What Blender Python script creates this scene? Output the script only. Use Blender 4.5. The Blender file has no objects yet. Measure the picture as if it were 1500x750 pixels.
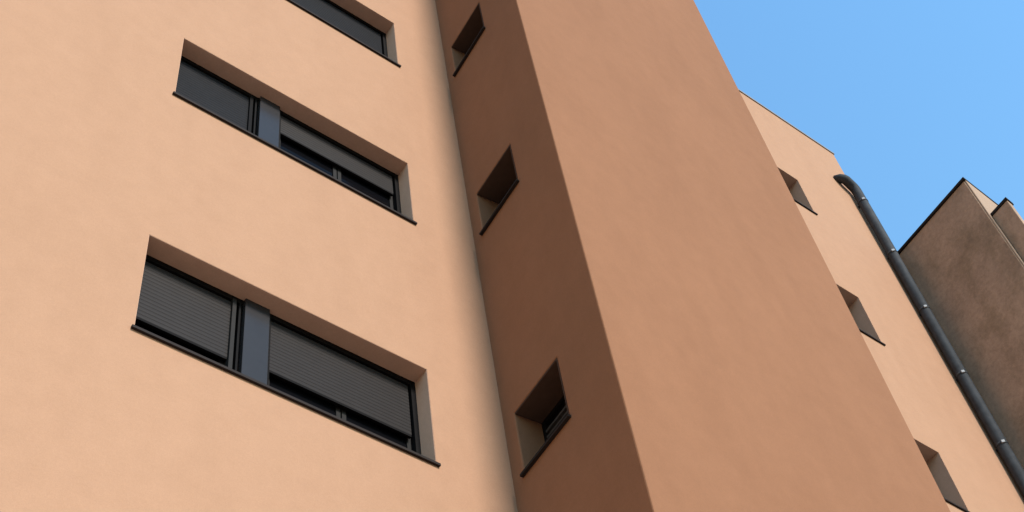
import bpy, bmesh, math, random
from mathutils import Vector, Matrix

random.seed(4)
scene = bpy.context.scene
col = scene.collection

# ------------------------------------------------------------------ camera
EYE = 1.6
cam_data = bpy.data.cameras.new("camera")
cam = bpy.data.objects.new("camera", cam_data)
col.objects.link(cam)
cam_data.sensor_fit = 'HORIZONTAL'
cam_data.sensor_width = 36.0
cam_data.lens = 36.0 * 2033.315 / 1500.0
cam_data.clip_start = 0.05
cam_data.clip_end = 5000
rx = Vector((0.7921578, -0.5993311, -0.1152743))      # image right
ry = Vector((0.4329265, 0.6849326, -0.5860393))       # image down
rz = Vector((0.4301867, 0.4143303, 0.8020410))        # view direction
m = Matrix(((rx.x, -ry.x, -rz.x, 0), (rx.y, -ry.y, -rz.y, 0), (rx.z, -ry.z, -rz.z, EYE), (0, 0, 0, 1)))
cam.matrix_world = m
scene.camera = cam

# ------------------------------------------------------------------ light
SUN_EL = math.radians(36)
SUN_AZ = math.radians(1.8)       # to the right of the facade's normal
world = bpy.data.worlds.new("World")
scene.world = world
world.use_nodes = True
wn = world.node_tree
for n in list(wn.nodes):
    wn.nodes.remove(n)
out = wn.nodes.new('ShaderNodeOutputWorld')
bg = wn.nodes.new('ShaderNodeBackground')
sky = wn.nodes.new('ShaderNodeTexSky')
sky.sky_type = 'NISHITA'
sky.sun_disc = False
sky.sun_elevation = SUN_EL
sky.sun_rotation = math.pi - SUN_AZ
sky.altitude = 100
sky.air_density = 2.5
sky.dust_density = 0.0
sky.ozone_density = 10.0
bg.inputs['Strength'].default_value = 0.122
tint = wn.nodes.new('ShaderNodeMix')            # the whole sky a touch more cyan
tint.data_type = 'RGBA'
tint.blend_type = 'MULTIPLY'
tint.inputs[0].default_value = 1.0
tint.inputs[7].default_value = (0.91, 1.01, 1.0, 1)
wn.links.new(sky.outputs[0], tint.inputs[6])
wn.links.new(tint.outputs[2], bg.inputs[0])
wn.links.new(bg.outputs[0], out.inputs[0])

sun_data = bpy.data.lights.new("sun", 'SUN')
sun = bpy.data.objects.new("sun", sun_data)
col.objects.link(sun)
sun_data.energy = 2.55
sun_data.angle = math.radians(16)        # disc wider than a clear-sky sun, to soften shadow edges
sun_data.color = (1.0, 0.93, 0.84)
L = Vector((-math.sin(SUN_AZ) * math.cos(SUN_EL), math.cos(SUN_AZ) * math.cos(SUN_EL), -math.sin(SUN_EL)))
sun.rotation_euler = L.to_track_quat('-Z', 'Y').to_euler()
sun.location = (0, -20, 40)

scene.view_settings.view_transform = 'Standard'
scene.view_settings.look = 'None'
scene.view_settings.exposure = 1.2
scene.view_settings.gamma = 1.0
scene.render.engine = 'CYCLES'
scene.cycles.max_bounces = 10
scene.cycles.diffuse_bounces = 6


# ------------------------------------------------------------------ materials
def new_mat(name):
    mt = bpy.data.materials.new(name)
    mt.use_nodes = True
    nt = mt.node_tree
    b = nt.nodes['Principled BSDF']
    return mt, nt, b


def noise(nt, vec, scale, detail=4, rough=0.55):
    n = nt.nodes.new('ShaderNodeTexNoise')
    n.inputs['Scale'].default_value = scale
    n.inputs['Detail'].default_value = detail
    n.inputs['Roughness'].default_value = rough
    nt.links.new(vec, n.inputs['Vector'])
    return n.outputs['Fac']


def mapped(nt, scale=(1, 1, 1), rot=(0, 0, 0)):
    g = nt.nodes.new('ShaderNodeTexCoord')
    mp = nt.nodes.new('ShaderNodeMapping')
    mp.inputs['Scale'].default_value = scale
    mp.inputs['Rotation'].default_value = rot
    nt.links.new(g.outputs['Object'], mp.inputs['Vector'])
    return mp.outputs['Vector']


def ramp(nt, fac, stops):
    r = nt.nodes.new('ShaderNodeValToRGB')
    e = r.color_ramp.elements
    while len(e) < len(stops):
        e.new(0.5)
    for k, (p, c) in enumerate(stops):
        e[k].position = p
        e[k].color = (c[0], c[1], c[2], 1)
    nt.links.new(fac, r.inputs['Fac'])
    return r.outputs['Color']


def mix(nt, a, b, fac, mode='MIX'):
    n = nt.nodes.new('ShaderNodeMix')
    n.data_type = 'RGBA'
    n.blend_type = mode
    for sock, v in ((n.inputs[0], fac), (n.inputs[6], a), (n.inputs[7], b)):
        if isinstance(v, (float, int)):
            sock.default_value = v
        elif isinstance(v, tuple):
            sock.default_value = (*v, 1)
        else:
            nt.links.new(v, sock)
    return n.outputs[2]


def scl(c, k):
    return tuple(x * k for x in c)


def stucco(name, c, streak=0.06, bump=0.3, runs=0.7):
    mt, nt, b = new_mat(name)
    v = mapped(nt)
    big = noise(nt, v, 0.55, 5, 0.6)
    base = ramp(nt, big, [(0.30, scl(c, 1 - streak)), (0.70, scl(c, 1 + streak))])
    vs = mapped(nt, (1.6, 1.6, 0.45), (0.0, 0.5, 0.2))
    st = noise(nt, vs, 1.3, 6, 0.62)
    base = mix(nt, base, ramp(nt, st, [(0.36, (0.90, 0.885, 0.87)), (0.56, (1, 1, 1))]), runs, 'MULTIPLY')
    med = noise(nt, v, 6.0, 4, 0.6)
    base = mix(nt, base, ramp(nt, med, [(0.3, (0.965, 0.96, 0.955)), (0.7, (1.02, 1.02, 1.02))]), 1.0, 'MULTIPLY')
    grain = noise(nt, v, 42.0, 3, 0.65)
    base = mix(nt, base, ramp(nt, grain, [(0.3, (0.965, 0.965, 0.965)), (0.7, (1.025, 1.025, 1.025))]), 1.0, 'MULTIPLY')
    fine = noise(nt, v, 120.0, 3, 0.7)
    base = mix(nt, base, ramp(nt, fine, [(0.3, (0.93, 0.93, 0.93)), (0.7, (1.05, 1.05, 1.05))]), 1.0, 'MULTIPLY')
    nt.links.new(base, b.inputs['Base Color'])
    b.inputs['Roughness'].default_value = 0.92
    b.inputs['Specular IOR Level'].default_value = 0.122
    bp = nt.nodes.new('ShaderNodeBump')
    bp.inputs['Strength'].default_value = bump
    bp.inputs['Distance'].default_value = 0.004
    nt.links.new(fine, bp.inputs['Height'])
    bp2 = nt.nodes.new('ShaderNodeBump')
    bp2.inputs['Strength'].default_value = 0.25
    bp2.inputs['Distance'].default_value = 0.03
    nt.links.new(noise(nt, v, 2.2, 3, 0.5), bp2.inputs['Height'])
    nt.links.new(bp.outputs[0], bp2.inputs['Normal'])
    nt.links.new(bp2.outputs[0], b.inputs['Normal'])
    return mt


def painted(name, c, rough=0.45, metal=0.0, vary=0.12, spec=0.5):
    mt, nt, b = new_mat(name)
    v = mapped(nt)
    n = noise(nt, v, 9.0, 5, 0.6)
    base = ramp(nt, n, [(0.3, scl(c, 1 - vary)), (0.7, scl(c, 1 + vary))])
    nt.links.new(base, b.inputs['Base Color'])
    b.inputs['Roughness'].default_value = rough
    b.inputs['Metallic'].default_value = metal
    b.inputs['Specular IOR Level'].default_value = spec
    return mt


PEACH = stucco("peach_render", (0.385, 0.221, 0.139), 0.010, runs=0.35)
TERRA = stucco("terracotta_render", (0.254, 0.1185, 0.063), 0.025, runs=0.45)


def old_render(name):
    mt, nt, b = new_mat(name)
    v = mapped(nt)
    c = (0.365, 0.232, 0.155)
    n1 = noise(nt, v, 0.9, 7, 0.65)
    base = ramp(nt, n1, [(0.34, scl(c, 0.82)), (0.5, c), (0.68, scl(c, 1.10))])
    n2 = noise(nt, mapped(nt, (1, 1, 0.55)), 1.5, 6, 0.6)
    stain = ramp(nt, n2, [(0.47, (1, 1, 1)), (0.62, (0.66, 0.66, 0.60))])
    base = mix(nt, base, stain, 0.85, 'MULTIPLY')
    n3 = noise(nt, v, 14, 7, 0.75)
    base = mix(nt, base, ramp(nt, n3, [(0.32, (0.78, 0.78, 0.77)), (0.66, (1.10, 1.10, 1.10))]), 1.0, 'MULTIPLY')
    nt.links.new(base, b.inputs['Base Color'])
    b.inputs['Roughness'].default_value = 0.95
    bp = nt.nodes.new('ShaderNodeBump')
    bp.inputs['Strength'].default_value = 0.5
    bp.inputs['Distance'].default_value = 0.01
    nt.links.new(n3, bp.inputs['Height'])
    nt.links.new(bp.outputs[0], b.inputs['Normal'])
    return mt


REVEAL_BOUNCE = stucco("reveal_bounce_tint", (0.56, 0.338, 0.238), 0.02)  # paler than the wall, standing in for bounce light on shaded reveals
OLD = old_render("weathered_brown_render")
PALE = stucco("pale_render", (0.36, 0.25, 0.18), 0.04)
FRAME = painted("anthracite_frame", (0.007, 0.006, 0.006), 0.7, spec=0.05)
SHUTTER = painted("grey_slat", (0.0225, 0.019, 0.018), 0.55, 0.0, 0.06, 0.07)
PANEL = painted("glossy_blue_grey_panel", (0.026, 0.025, 0.027), 0.25, 0.0, 0.05, 0.11)
GLASS = painted("dark_glass", (0.004, 0.004, 0.005), 0.1, 0.0, 0.0, 0.02)
BLIND = painted("satin_dark_slat", (0.017, 0.017, 0.019), 0.5, 0.0, 0.06, 0.02)
SILL = painted("dark_sill", (0.022, 0.016, 0.014), 0.75, spec=0.12)
SASH = painted("grey_sash", (0.020, 0.018, 0.017), 0.65, spec=0.08)
RAIL = painted("grey_bar_rail", (0.045, 0.04, 0.037), 0.6, spec=0.2)
PIPE = painted("dark_zinc_pipe", (0.037, 0.040, 0.045), 0.7, 0.0, 0.25, 0.12)
BRACKET = painted("bright_bracket", (0.24, 0.245, 0.25), 0.4, 0.0)
FLASH = painted("coping_flashing", (0.17, 0.145, 0.125), 0.6, 0.0)
CAP = painted("dark_cap_tile", (0.020, 0.015, 0.013), 0.85, spec=0.1)
RECESS_DARK = painted("dark_brown_recess_tone", (0.060, 0.036, 0.026), 0.8, spec=0.1)  # dark tone for the tower recesses, put in to darken them
PAVE = painted("pavement_slabs", (0.45, 0.35, 0.26), 0.9)
ROAD = painted("asphalt", (0.06, 0.06, 0.06), 0.9)
KERB = painted("kerb_stone", (0.38, 0.36, 0.33), 0.9)
SOIL = painted("bare_ground", (0.14, 0.12, 0.10), 0.95)


# ------------------------------------------------------------------ mesh helpers
class MB:
    def __init__(self):
        self.bm = bmesh.new()

    def quad(self, *pts):
        vs = [self.bm.verts.new(p) for p in pts]
        return self.bm.faces.new(vs)

    def box(self, x0, x1, y0, y1, z0, z1):
        p = [(x, y, z) for z in (z0, z1) for y in (y0, y1) for x in (x0, x1)]
        v = [self.bm.verts.new(q) for q in p]
        for f in ((0, 2, 3, 1), (4, 5, 7, 6), (0, 1, 5, 4), (2, 6, 7, 3), (0, 4, 6, 2), (1, 3, 7, 5)):
            self.bm.faces.new([v[i] for i in f])
        return self

    def prism(self, pts, z0, z1):
        a = [self.bm.verts.new((x, y, z0)) for x, y in pts]
        b = [self.bm.verts.new((x, y, z1)) for x, y in pts]
        n = len(pts)
        for i in range(n):
            j = (i + 1) % n
            self.bm.faces.new((a[i], a[j], b[j], b[i]))
        self.bm.faces.new(list(reversed(a)))
        self.bm.faces.new(b)
        return self

    def profile_x(self, prof, x0, x1):
        """closed profile in (y, z) swept along x"""
        a = [self.bm.verts.new((x0, y, z)) for y, z in prof]
        b = [self.bm.verts.new((x1, y, z)) for y, z in prof]
        n = len(prof)
        for i in range(n):
            j = (i + 1) % n
            self.bm.faces.new((a[i], b[i], b[j], a[j]))
        self.bm.faces.new(list(reversed(a)))
        self.bm.faces.new(b)
        return self

    def tube(self, path, r, seg=20):
        rings = []
        n = len(path)
        for i, p in enumerate(path):
            p = Vector(p)
            t = (Vector(path[min(i + 1, n - 1)]) - Vector(path[max(i - 1, 0)])).normalized()
            ref = Vector((0, 1, 0)) if abs(t.y) < 0.9 else Vector((1, 0, 0))
            u = t.cross(ref).normalized()
            w = t.cross(u).normalized()
            rr = r[i] if isinstance(r, (list, tuple)) else r
            rings.append([self.bm.verts.new(p + rr * (math.cos(a) * u + math.sin(a) * w))
                          for a in [2 * math.pi * k / seg for k in range(seg)]])
        for i in range(n - 1):
            for k in range(seg):
                f = self.bm.faces.new((rings[i][k], rings[i][(k + 1) % seg], rings[i + 1][(k + 1) % seg], rings[i + 1][k]))
                f.smooth = True
        self.bm.faces.new(rings[0])
        self.bm.faces.new(list(reversed(rings[-1])))
        return self

    def build(self, name, mat, parent=None, loc=(0, 0, 0), weld=False, bevel=0.0):
        if weld:
            bmesh.ops.remove_doubles(self.bm, verts=self.bm.verts, dist=1e-4)
        bmesh.ops.recalc_face_normals(self.bm, faces=self.bm.faces)
        me = bpy.data.meshes.new(name)
        self.bm.to_mesh(me)
        self.bm.free()
        me.materials.append(mat)
        o = bpy.data.objects.new(name, me)
        col.objects.link(o)
        o.location = loc
        if parent:
            o.parent = parent
        if bevel:
            bv = o.modifiers.new("bevel", 'BEVEL')
            bv.width = bevel
            bv.segments = 2
            bv.limit_method = 'ANGLE'
            bv.angle_limit = math.radians(40)
        return o


def thing(name, label, cat, loc):
    o = bpy.data.objects.new(name, None)
    o.empty_display_size = 0.5
    col.objects.link(o)
    o.location = loc
    o['label'] = label
    o['category'] = cat
    return o


def wall_face(mb, P, xs, zs, holes, depth):
    """a wall face seen from outside. P(x, y, z) -> point (y into the wall);
    holes: (x0, x1, z0, z1) each get their own recess of the given depth."""
    xs = sorted(set(xs) | {v for h in holes for v in h[:2]})
    zs = sorted(set(zs) | {v for h in holes for v in h[2:4]})
    for i in range(len(xs) - 1):
        for j in range(len(zs) - 1):
            cx, cz = (xs[i] + xs[i + 1]) / 2, (zs[j] + zs[j + 1]) / 2
            if any(h[0] < cx < h[1] and h[2] < cz < h[3] for h in holes):
                continue
            mb.quad(P(xs[i], 0, zs[j]), P(xs[i + 1], 0, zs[j]), P(xs[i + 1], 0, zs[j + 1]), P(xs[i], 0, zs[j + 1]))
    for x0, x1, z0, z1 in holes:
        hx = [x for x in xs if x0 <= x <= x1]
        hz = [z for z in zs if z0 <= z <= z1]
        for a, b in zip(hx, hx[1:]):
            mb.quad(P(a, 0, z0), P(b, 0, z0), P(b, depth, z0), P(a, depth, z0))
            mb.quad(P(a, 0, z1), P(a, depth, z1), P(b, depth, z1), P(b, 0, z1))
        for a, b in zip(hz, hz[1:]):
            mb.quad(P(x0, 0, a), P(x0, depth, a), P(x0, depth, b), P(x0, 0, b))
            mb.quad(P(x1, 0, a), P(x1, 0, b), P(x1, depth, b), P(x1, depth, a))
        mb.quad(P(x0, depth, z0), P(x1, depth, z0), P(x1, depth, z1), P(x0, depth, z1))
    return xs, zs


# ------------------------------------------------------------------ ground
g = MB().box(-900, 900, -900, 900, -0.6, -0.16).build("ground", SOIL)
g['kind'] = 'structure'
r_ = MB().box(-300, 300, -11.0, -3.0, -0.5, -0.12).build("road", ROAD)
r_['kind'] = 'structure'
k_ = MB().box(-300, 300, -3.0, -2.85, -0.5, 0.004).build("kerb", KERB)
k_['kind'] = 'structure'
p_ = MB().box(-300, 300, -2.85, 40, -0.5, 0.0).build("pavement", PAVE)
p_['kind'] = 'structure'

# ------------------------------------------------------------------ the main building
YA = 5.27                       # plane of the peach facade
XC = 5.027                      # inner corner facade / tower
TILT = 0.10656
ROOF = 19.13 + EYE
dB = Vector((math.sin(TILT), math.cos(TILT), 0))         # along the tower's side, towards the facade
nB = Vector((math.cos(TILT), -math.sin(TILT), 0))        # into the tower
OUT = 1.317                                              # how far the tower stands out
corner = Vector((XC, YA, 0))
outer = corner - dB * OUT
XR = 8.585                      # tower's right edge
TOWER_TOP = 23.2

bld = thing("apartment_building",
            "large peach rendered apartment building with a projecting terracotta stair tower and ribbon windows",
            "building", (5.0, YA, 0))
O = Vector(bld.location)

facade_windows = [  # x0, x1, z0, z1 (metres, on the facade)
    (2.035, 4.335, 6.91 + EYE, 7.915 + EYE),
    (2.055, 4.355, 9.865 + EYE, 10.83 + EYE),
    (2.065, 4.365, 12.72 + EYE, 13.69 + EYE),
]
side_windows = [    # right wing
    (10.95, 11.84, 15.95 + EYE, 16.85 + EYE),
    (10.95, 11.84, 12.99 + EYE, 13.97 + EYE),
    (10.95, 11.84, 10.05 + EYE, 11.02 + EYE),
]
D_FAC = 0.42

mb = MB()
XL, XE, YBACK = -9.0, 13.60, 15.0
xs, zs = wall_face(mb, lambda x, y, z: Vector((x, YA + y, z)) - O, [XL, XC, XR, XE], [-0.3, ROOF],
                   facade_windows + side_windows, D_FAC)
mb.quad(Vector((XL, YA, ROOF)) - O, Vector((XE, YA, ROOF)) - O, Vector((XE, YBACK, ROOF)) - O, Vector((XL, YBACK, ROOF)) - O)
for x in (XL, XE):
    mb.quad(Vector((x, YA, -0.3)) - O, Vector((x, YA, ROOF)) - O, Vector((x, YBACK, ROOF)) - O, Vector((x, YBACK, -0.3)) - O)
mb.quad(Vector((XL, YBACK, -0.3)) - O, Vector((XE, YBACK, -0.3)) - O, Vector((XE, YBACK, ROOF)) - O, Vector((XL, YBACK, ROOF)) - O)
mb.build("wall", PEACH, bld, weld=True)

# stair tower: local s runs from the inner corner outwards
tower_windows = []
for z0, z1 in ((7.035, 7.675), (10.04, 10.67), (12.96, 13.59)):
    tower_windows.append((0.15, 0.755, z0 + EYE, z1 + EYE))
D_TOW = 0.5


def PB(s, y, z):
    return corner - dB * s + nB * y + Vector((0, 0, z)) - O


mb = MB()
zcuts = sorted({-0.3, TOWER_TOP} | {v for h in tower_windows for v in h[2:4]})
back = Vector((XC + 0.1, YBACK - 1.0, 0))
wall_face(mb, PB, [-0.6, OUT], zcuts, tower_windows, D_TOW)
ring = [corner - dB * OUT, Vector((XR, outer.y, 0)), Vector((XR, YBACK - 2, 0)), corner + dB * 9.0, corner + dB * 0.6]
for a, b in zip(ring, ring[1:]):
    for z0, z1 in zip(zcuts, zcuts[1:]):
        mb.quad(a + Vector((0, 0, z0)) - O, b + Vector((0, 0, z0)) - O, b + Vector((0, 0, z1)) - O, a + Vector((0, 0, z1)) - O)
mb.quad(*[q + Vector((0, 0, TOWER_TOP)) - O for q in ring])
mb.build("stair_tower", TERRA, bld, weld=True, bevel=0.012)['label'] = "terracotta stair tower projecting in front of the peach facade"

# roof edge flashing on the facade
mb = MB().box(XL - 0.03 - O.x, XC - 0.002 - O.x, -0.016, 0.32, ROOF - 0.002, ROOF + 0.035)
mb.build("coping", FLASH, bld)
mb = MB().box(XR + 0.002 - O.x, XE + 0.02 - O.x, -0.016, 0.32, ROOF - 0.002, ROOF + 0.035)
mb.build("coping", FLASH, bld)


# ------------------------------------------------------------------ windows
def slats(x0, x1, y, z0, z1, pitch=0.037):
    """roller shutter curtain: bulging slats with grooves between them"""
    mb = MB()
    n = max(2, int(round((z1 - z0) / pitch)))
    h = (z1 - z0) / n
    prof = []
    for i in range(n):
        a = z0 + i * h
        prof += [(y + 0.0018, a), (y, a + 0.10 * h), (y - 0.0013, a + 0.45 * h), (y - 0.0006, a + 0.82 * h), (y + 0.0018, a + 0.96 * h)]
    prof.append((y + 0.0018, z1))
    prof += [(y + 0.02, z1), (y + 0.02, z0)]
    mb.profile_x(prof, x0, x1)
    return mb


def bars(mb, rects, y0, y1):
    for x0, x1, z0, z1 in rects:
        mb.box(x0, x1, y0, y1, z0, z1)
    return mb


def make_window(loc, rot, w, h, parent, rec, label=None):
    t = 0.045
    mb = bars(MB(), [(0.001, t, 0.001, h - 0.001), (w - t, w - 0.001, 0.001, h - 0.001)], rec, rec + 0.09)
    bars(mb, [(t, w - t, h - t - 0.001, h - 0.001), (t, w - t, 0.001, 0.05)], rec + 0.002, rec + 0.088)
    o = mb.build("window", FRAME, parent, loc)
    o.rotation_euler = (0, 0, rot)
    if label:
        o['label'] = label
    return o


def add_bounce_sheets(win, w, h, rec):
    """smooth pale plaster on the reveals"""
    MB().box(0.001, w - 0.001, 0.002, rec - 0.002, h - 0.0035, h - 0.001).build("head_tone_sheet", REVEAL_BOUNCE, win)
    MB().box(w - 0.0035, w - 0.001, 0.002, rec - 0.002, 0.014, h - 0.004).build("side_tone_sheet", REVEAL_BOUNCE, win)
    MB().box(0.001, 0.0035, 0.002, rec - 0.002, 0.014, h - 0.004).build("side_tone_sheet", REVEAL_BOUNCE, win)


def add_sill(win, w, rec, over=0.020, out_=0.022, th=0.026, mat=SILL):
    mb = MB()
    mb.profile_x([(-out_, -th), (-out_, -0.004), (rec - 0.002, 0.012), (rec - 0.002, 0.004), (-0.002, -0.004), (-0.002, -th)], 0.004, w - 0.004)
    mb.box(-over, 0.0035, -out_, -0.0025, -th, -0.0045)
    mb.box(w - 0.0035, w + over, -out_, -0.0025, -th, -0.0045)
    return mb.build("sill", mat, win)


spec = [  # left shutter bottom, right shutter bottom (height above the opening's foot), label
    (0.335, 0.405, "lowest wide window with both roller shutters almost down"),
    (0.05, 0.615, "middle wide window with its right roller shutter half raised"),
    (0.05, 0.05, "top wide window with dark satin roller shutters down, cut by the photo's edge"),
]
REC = 0.155
for (x0, x1, z0, z1), (lb, rb, lab) in zip(facade_windows, spec):
    w, h = x1 - x0, z1 - z0
    win = make_window(Vector((x0, YA, z0)) - O, 0, w, h, bld, REC, lab)
    # vertical guides and the post between the two lights
    pl, pr = 0.825, 1.022
    MB().box(0.735, 0.765, REC - 0.012, REC + 0.085, 0.051, h - 0.047).build("guide_rail", SASH if lb > 0.1 else FRAME, win)
    MB().box(0.790, 0.806, REC - 0.004, REC + 0.085, 0.051, h - 0.047).build("guide_rail", FRAME, win)
    MB().box(pr + 0.004, pr + 0.026, REC - 0.004, REC + 0.085, 0.051, h - 0.047).build("guide_rail", FRAME, win)
    MB().box(pl, pr, REC - 0.030, REC + 0.08, 0.014, h - 0.003).build("post_panel", PANEL, win, bevel=0.003)
    slats(0.046, 0.734, REC + 0.012, lb, h - 0.062).build("shutter", BLIND if lb < 0.1 else SHUTTER, win)
    slats(pr + 0.027, w - 0.066, REC + 0.012, rb, h - 0.062).build("shutter", BLIND if rb < 0.1 else SHUTTER, win)
    for a, b, sb in ((0.046, 0.734, lb), (pr + 0.027, w - 0.066, rb)):
        MB().box(a + 0.003, b - 0.003, REC + 0.010, REC + 0.034, sb - 0.022, sb - 0.001).build("bottom_bar", FRAME, win)
    # sashes and glass behind the shutters
    for a, b in ((0.046, 0.734), (pr + 0.027, (pr + w) / 2 - 0.006), ((pr + w) / 2 + 0.006, w - 0.046)):
        s = 0.035
        sm = bars(MB(), [(a, a + s, 0.052, h - 0.05), (b - s, b, 0.052, h - 0.05)], REC + 0.052, REC + 0.085)
        bars(sm, [(a + s, b - s, 0.052, 0.052 + s), (a + s, b - s, h - 0.05 - s, h - 0.05)], REC + 0.053, REC + 0.084)
        so = sm.build("sash", SASH, win)
        so2 = MB().box(a + s, b - s, REC + 0.062, REC + 0.070, 0.052 + s, h - 0.05 - s).build("glass", GLASS, win)
    add_bounce_sheets(win, w, h, REC)
    add_sill(win, w, REC)

for k, (x0, x1, z0, z1) in enumerate(side_windows):
    w, h = x1 - x0, z1 - z0
    win = make_window(Vector((x0, YA, z0)) - O, 0, w, h, bld, 0.20)
    slats(0.046, w - 0.046, 0.212, 0.06, h - 0.05).build("shutter", SHUTTER, win)
    MB().box(0.046, w - 0.046, 0.262, 0.270, 0.051, h - 0.047).build("glass", GLASS, win)
    add_bounce_sheets(win, w, h, 0.20)
    add_sill(win, w, 0.20, over=0.03)

for k, (s0, s1, z0, z1) in enumerate(tower_windows):
    w, h = s1 - s0, z1 - z0
    p = corner - dB * s0 + Vector((0, 0, z0)) - O
    rec = 0.24
    win = make_window(p, -(math.pi / 2 + TILT), w, h, bld, rec,
                      "lowest small tower window with a low bar rail" if k == 0 else None)
    MB().box(0.002, w - 0.002, 0.004, rec - 0.002, h - 0.016, h - 0.001).build("head_tone_sheet", RECESS_DARK, win)  # added dark sheets that darken the recess's head and outer side
    MB().box(w - 0.014, w - 0.001, 0.004, rec - 0.002, 0.014, h - 0.0165).build("side_tone_sheet", RECESS_DARK, win)
    MB().box(0.046, w - 0.046, rec + 0.040, rec + 0.048, 0.051, h - 0.047).build("glass", GLASS, win)
    bars(MB(), [(w / 2 - 0.022, w / 2 + 0.022, 0.052, h - 0.048)], rec + 0.02, rec + 0.07).build("sash", FRAME, win)
    if k == 0:
        rail = MB()
        for z in (0.36, 0.42, 0.48):
            rail.box(0.047, w - 0.047, rec - 0.010, rec + 0.012, z, z + 0.022)
        rail.build("bar_rail", RAIL, win)
    add_sill(win, w, rec, over=0.02, out_=0.03, mat=CAP)

# ------------------------------------------------------------------ rain pipe
PX, PY, PR = 13.42, YA - 0.102, 0.078
path = [(13.165, YA + 0.02, 17.985 + EYE), (13.20, YA - 0.06, 17.955 + EYE), (13.235, PY + 0.01, 17.925 + EYE), (13.26, PY, 17.905 + EYE),
        (13.372, PY, 17.815 + EYE), (13.395, PY, 17.79 + EYE), (13.410, PY, 17.755 + EYE), (PX, PY, 17.70 + EYE), (PX, PY, 17.2 + EYE), (PX, PY, 12.0), (PX, PY, 0.05)]
pipe = MB().tube([Vector(q) - O for q in path], PR).build("downpipe", PIPE, bld)
for z in (17.38, 15.99, 14.63, 13.22, 11.88, 10.5, 9.1):
    z += EYE
    mb = MB().tube([Vector((PX, PY, z - 0.018)) - O, Vector((PX, PY, z + 0.018)) - O], PR + 0.005)
    mb.box(PX - 0.012 - O.x, PX + 0.012 - O.x, PY + PR - O.y, 0.002, z - 0.012, z + 0.012)
    mb.build("bracket", PIPE, pipe)
    cl = MB().box(-0.022, 0.022, -0.016, 0.012, -0.022, 0.022).build("clip", BRACKET, pipe, (PX - 0.72 * PR - O.x, PY - 0.72 * PR - O.y, z), bevel=0.004)
    cl.rotation_euler = (0, 0, -math.pi / 4)

# ------------------------------------------------------------------ neighbouring building
NT = 16.24 + EYE
nb = thing("neighbouring_building", "old brown building with a stained blank side wall, beyond the dark downpipe",
           "building", (13.56, 3.71, 0))
N = Vector(nb.location)
pA = Vector((13.720, 5.27, 0))
dirE = (Vector((13.554, 3.714, 0)) - pA).normalized()
# side wall, with its return to the street rendered lighter
foot = [(13.554 - dirE.x * 9, 3.714 - dirE.y * 9), (13.554, 3.714), (14.50, 3.757), (14.50 - dirE.x * 9, 3.757 - dirE.y * 9)]
MB().prism([(x - N.x, y - N.y) for x, y in foot], -0.3, NT).build("wall", OLD, nb, bevel=0.012)
MB().prism([(x - N.x, y - N.y) for x, y in ((13.562, 3.712), (13.562, 3.690), (14.495, 3.733), (14.495, 3.754))], 0.0, NT - 0.004)\
    .build("front_render", PALE, nb, bevel=0.006)['label'] = "pale sunlit render on the narrow street front"
e = 0.03
cap = [(foot[0][0] - e, foot[0][1]), (13.554 - e, 3.714 - e), (14.50 + e, 3.757 - e), (foot[3][0] + e, foot[3][1])]
MB().prism([(x - N.x, y - N.y) for x, y in cap], NT + 0.002, NT + 0.045).build("coping", CAP, nb)
# lower fin wall standing out from the front
FT = 15.33 + EYE
fx, fy = 13.615, 3.69
fin = [(fx, fy), (fx - dirE.x * -0.0, fy), (fx + dirE.x * 0.31, fy + dirE.y * 0.31), (fx + 0.14 + dirE.x * 0.31, fy + dirE.y * 0.31 + 0.01), (fx + 0.14, fy + 0.006)]
fin = [fin[0]] + fin[2:]
f_ = MB().prism([(x - N.x, y - N.y) for x, y in fin], -0.3, FT).build("fin_wall", OLD, nb, bevel=0.01)
f_['label'] = "lower brown fin wall projecting from the front"
e = 0.015
finc = [(fin[0][0] - e, fin[0][1] - 0.001), (fin[1][0] - e, fin[1][1] - e), (fin[2][0] + e, fin[2][1] - e), (fin[3][0] + e, fin[3][1] - 0.001)]
MB().prism([(x - N.x, y - N.y) for x, y in finc], FT + 0.002, FT + 0.05).build("coping", CAP, f_)
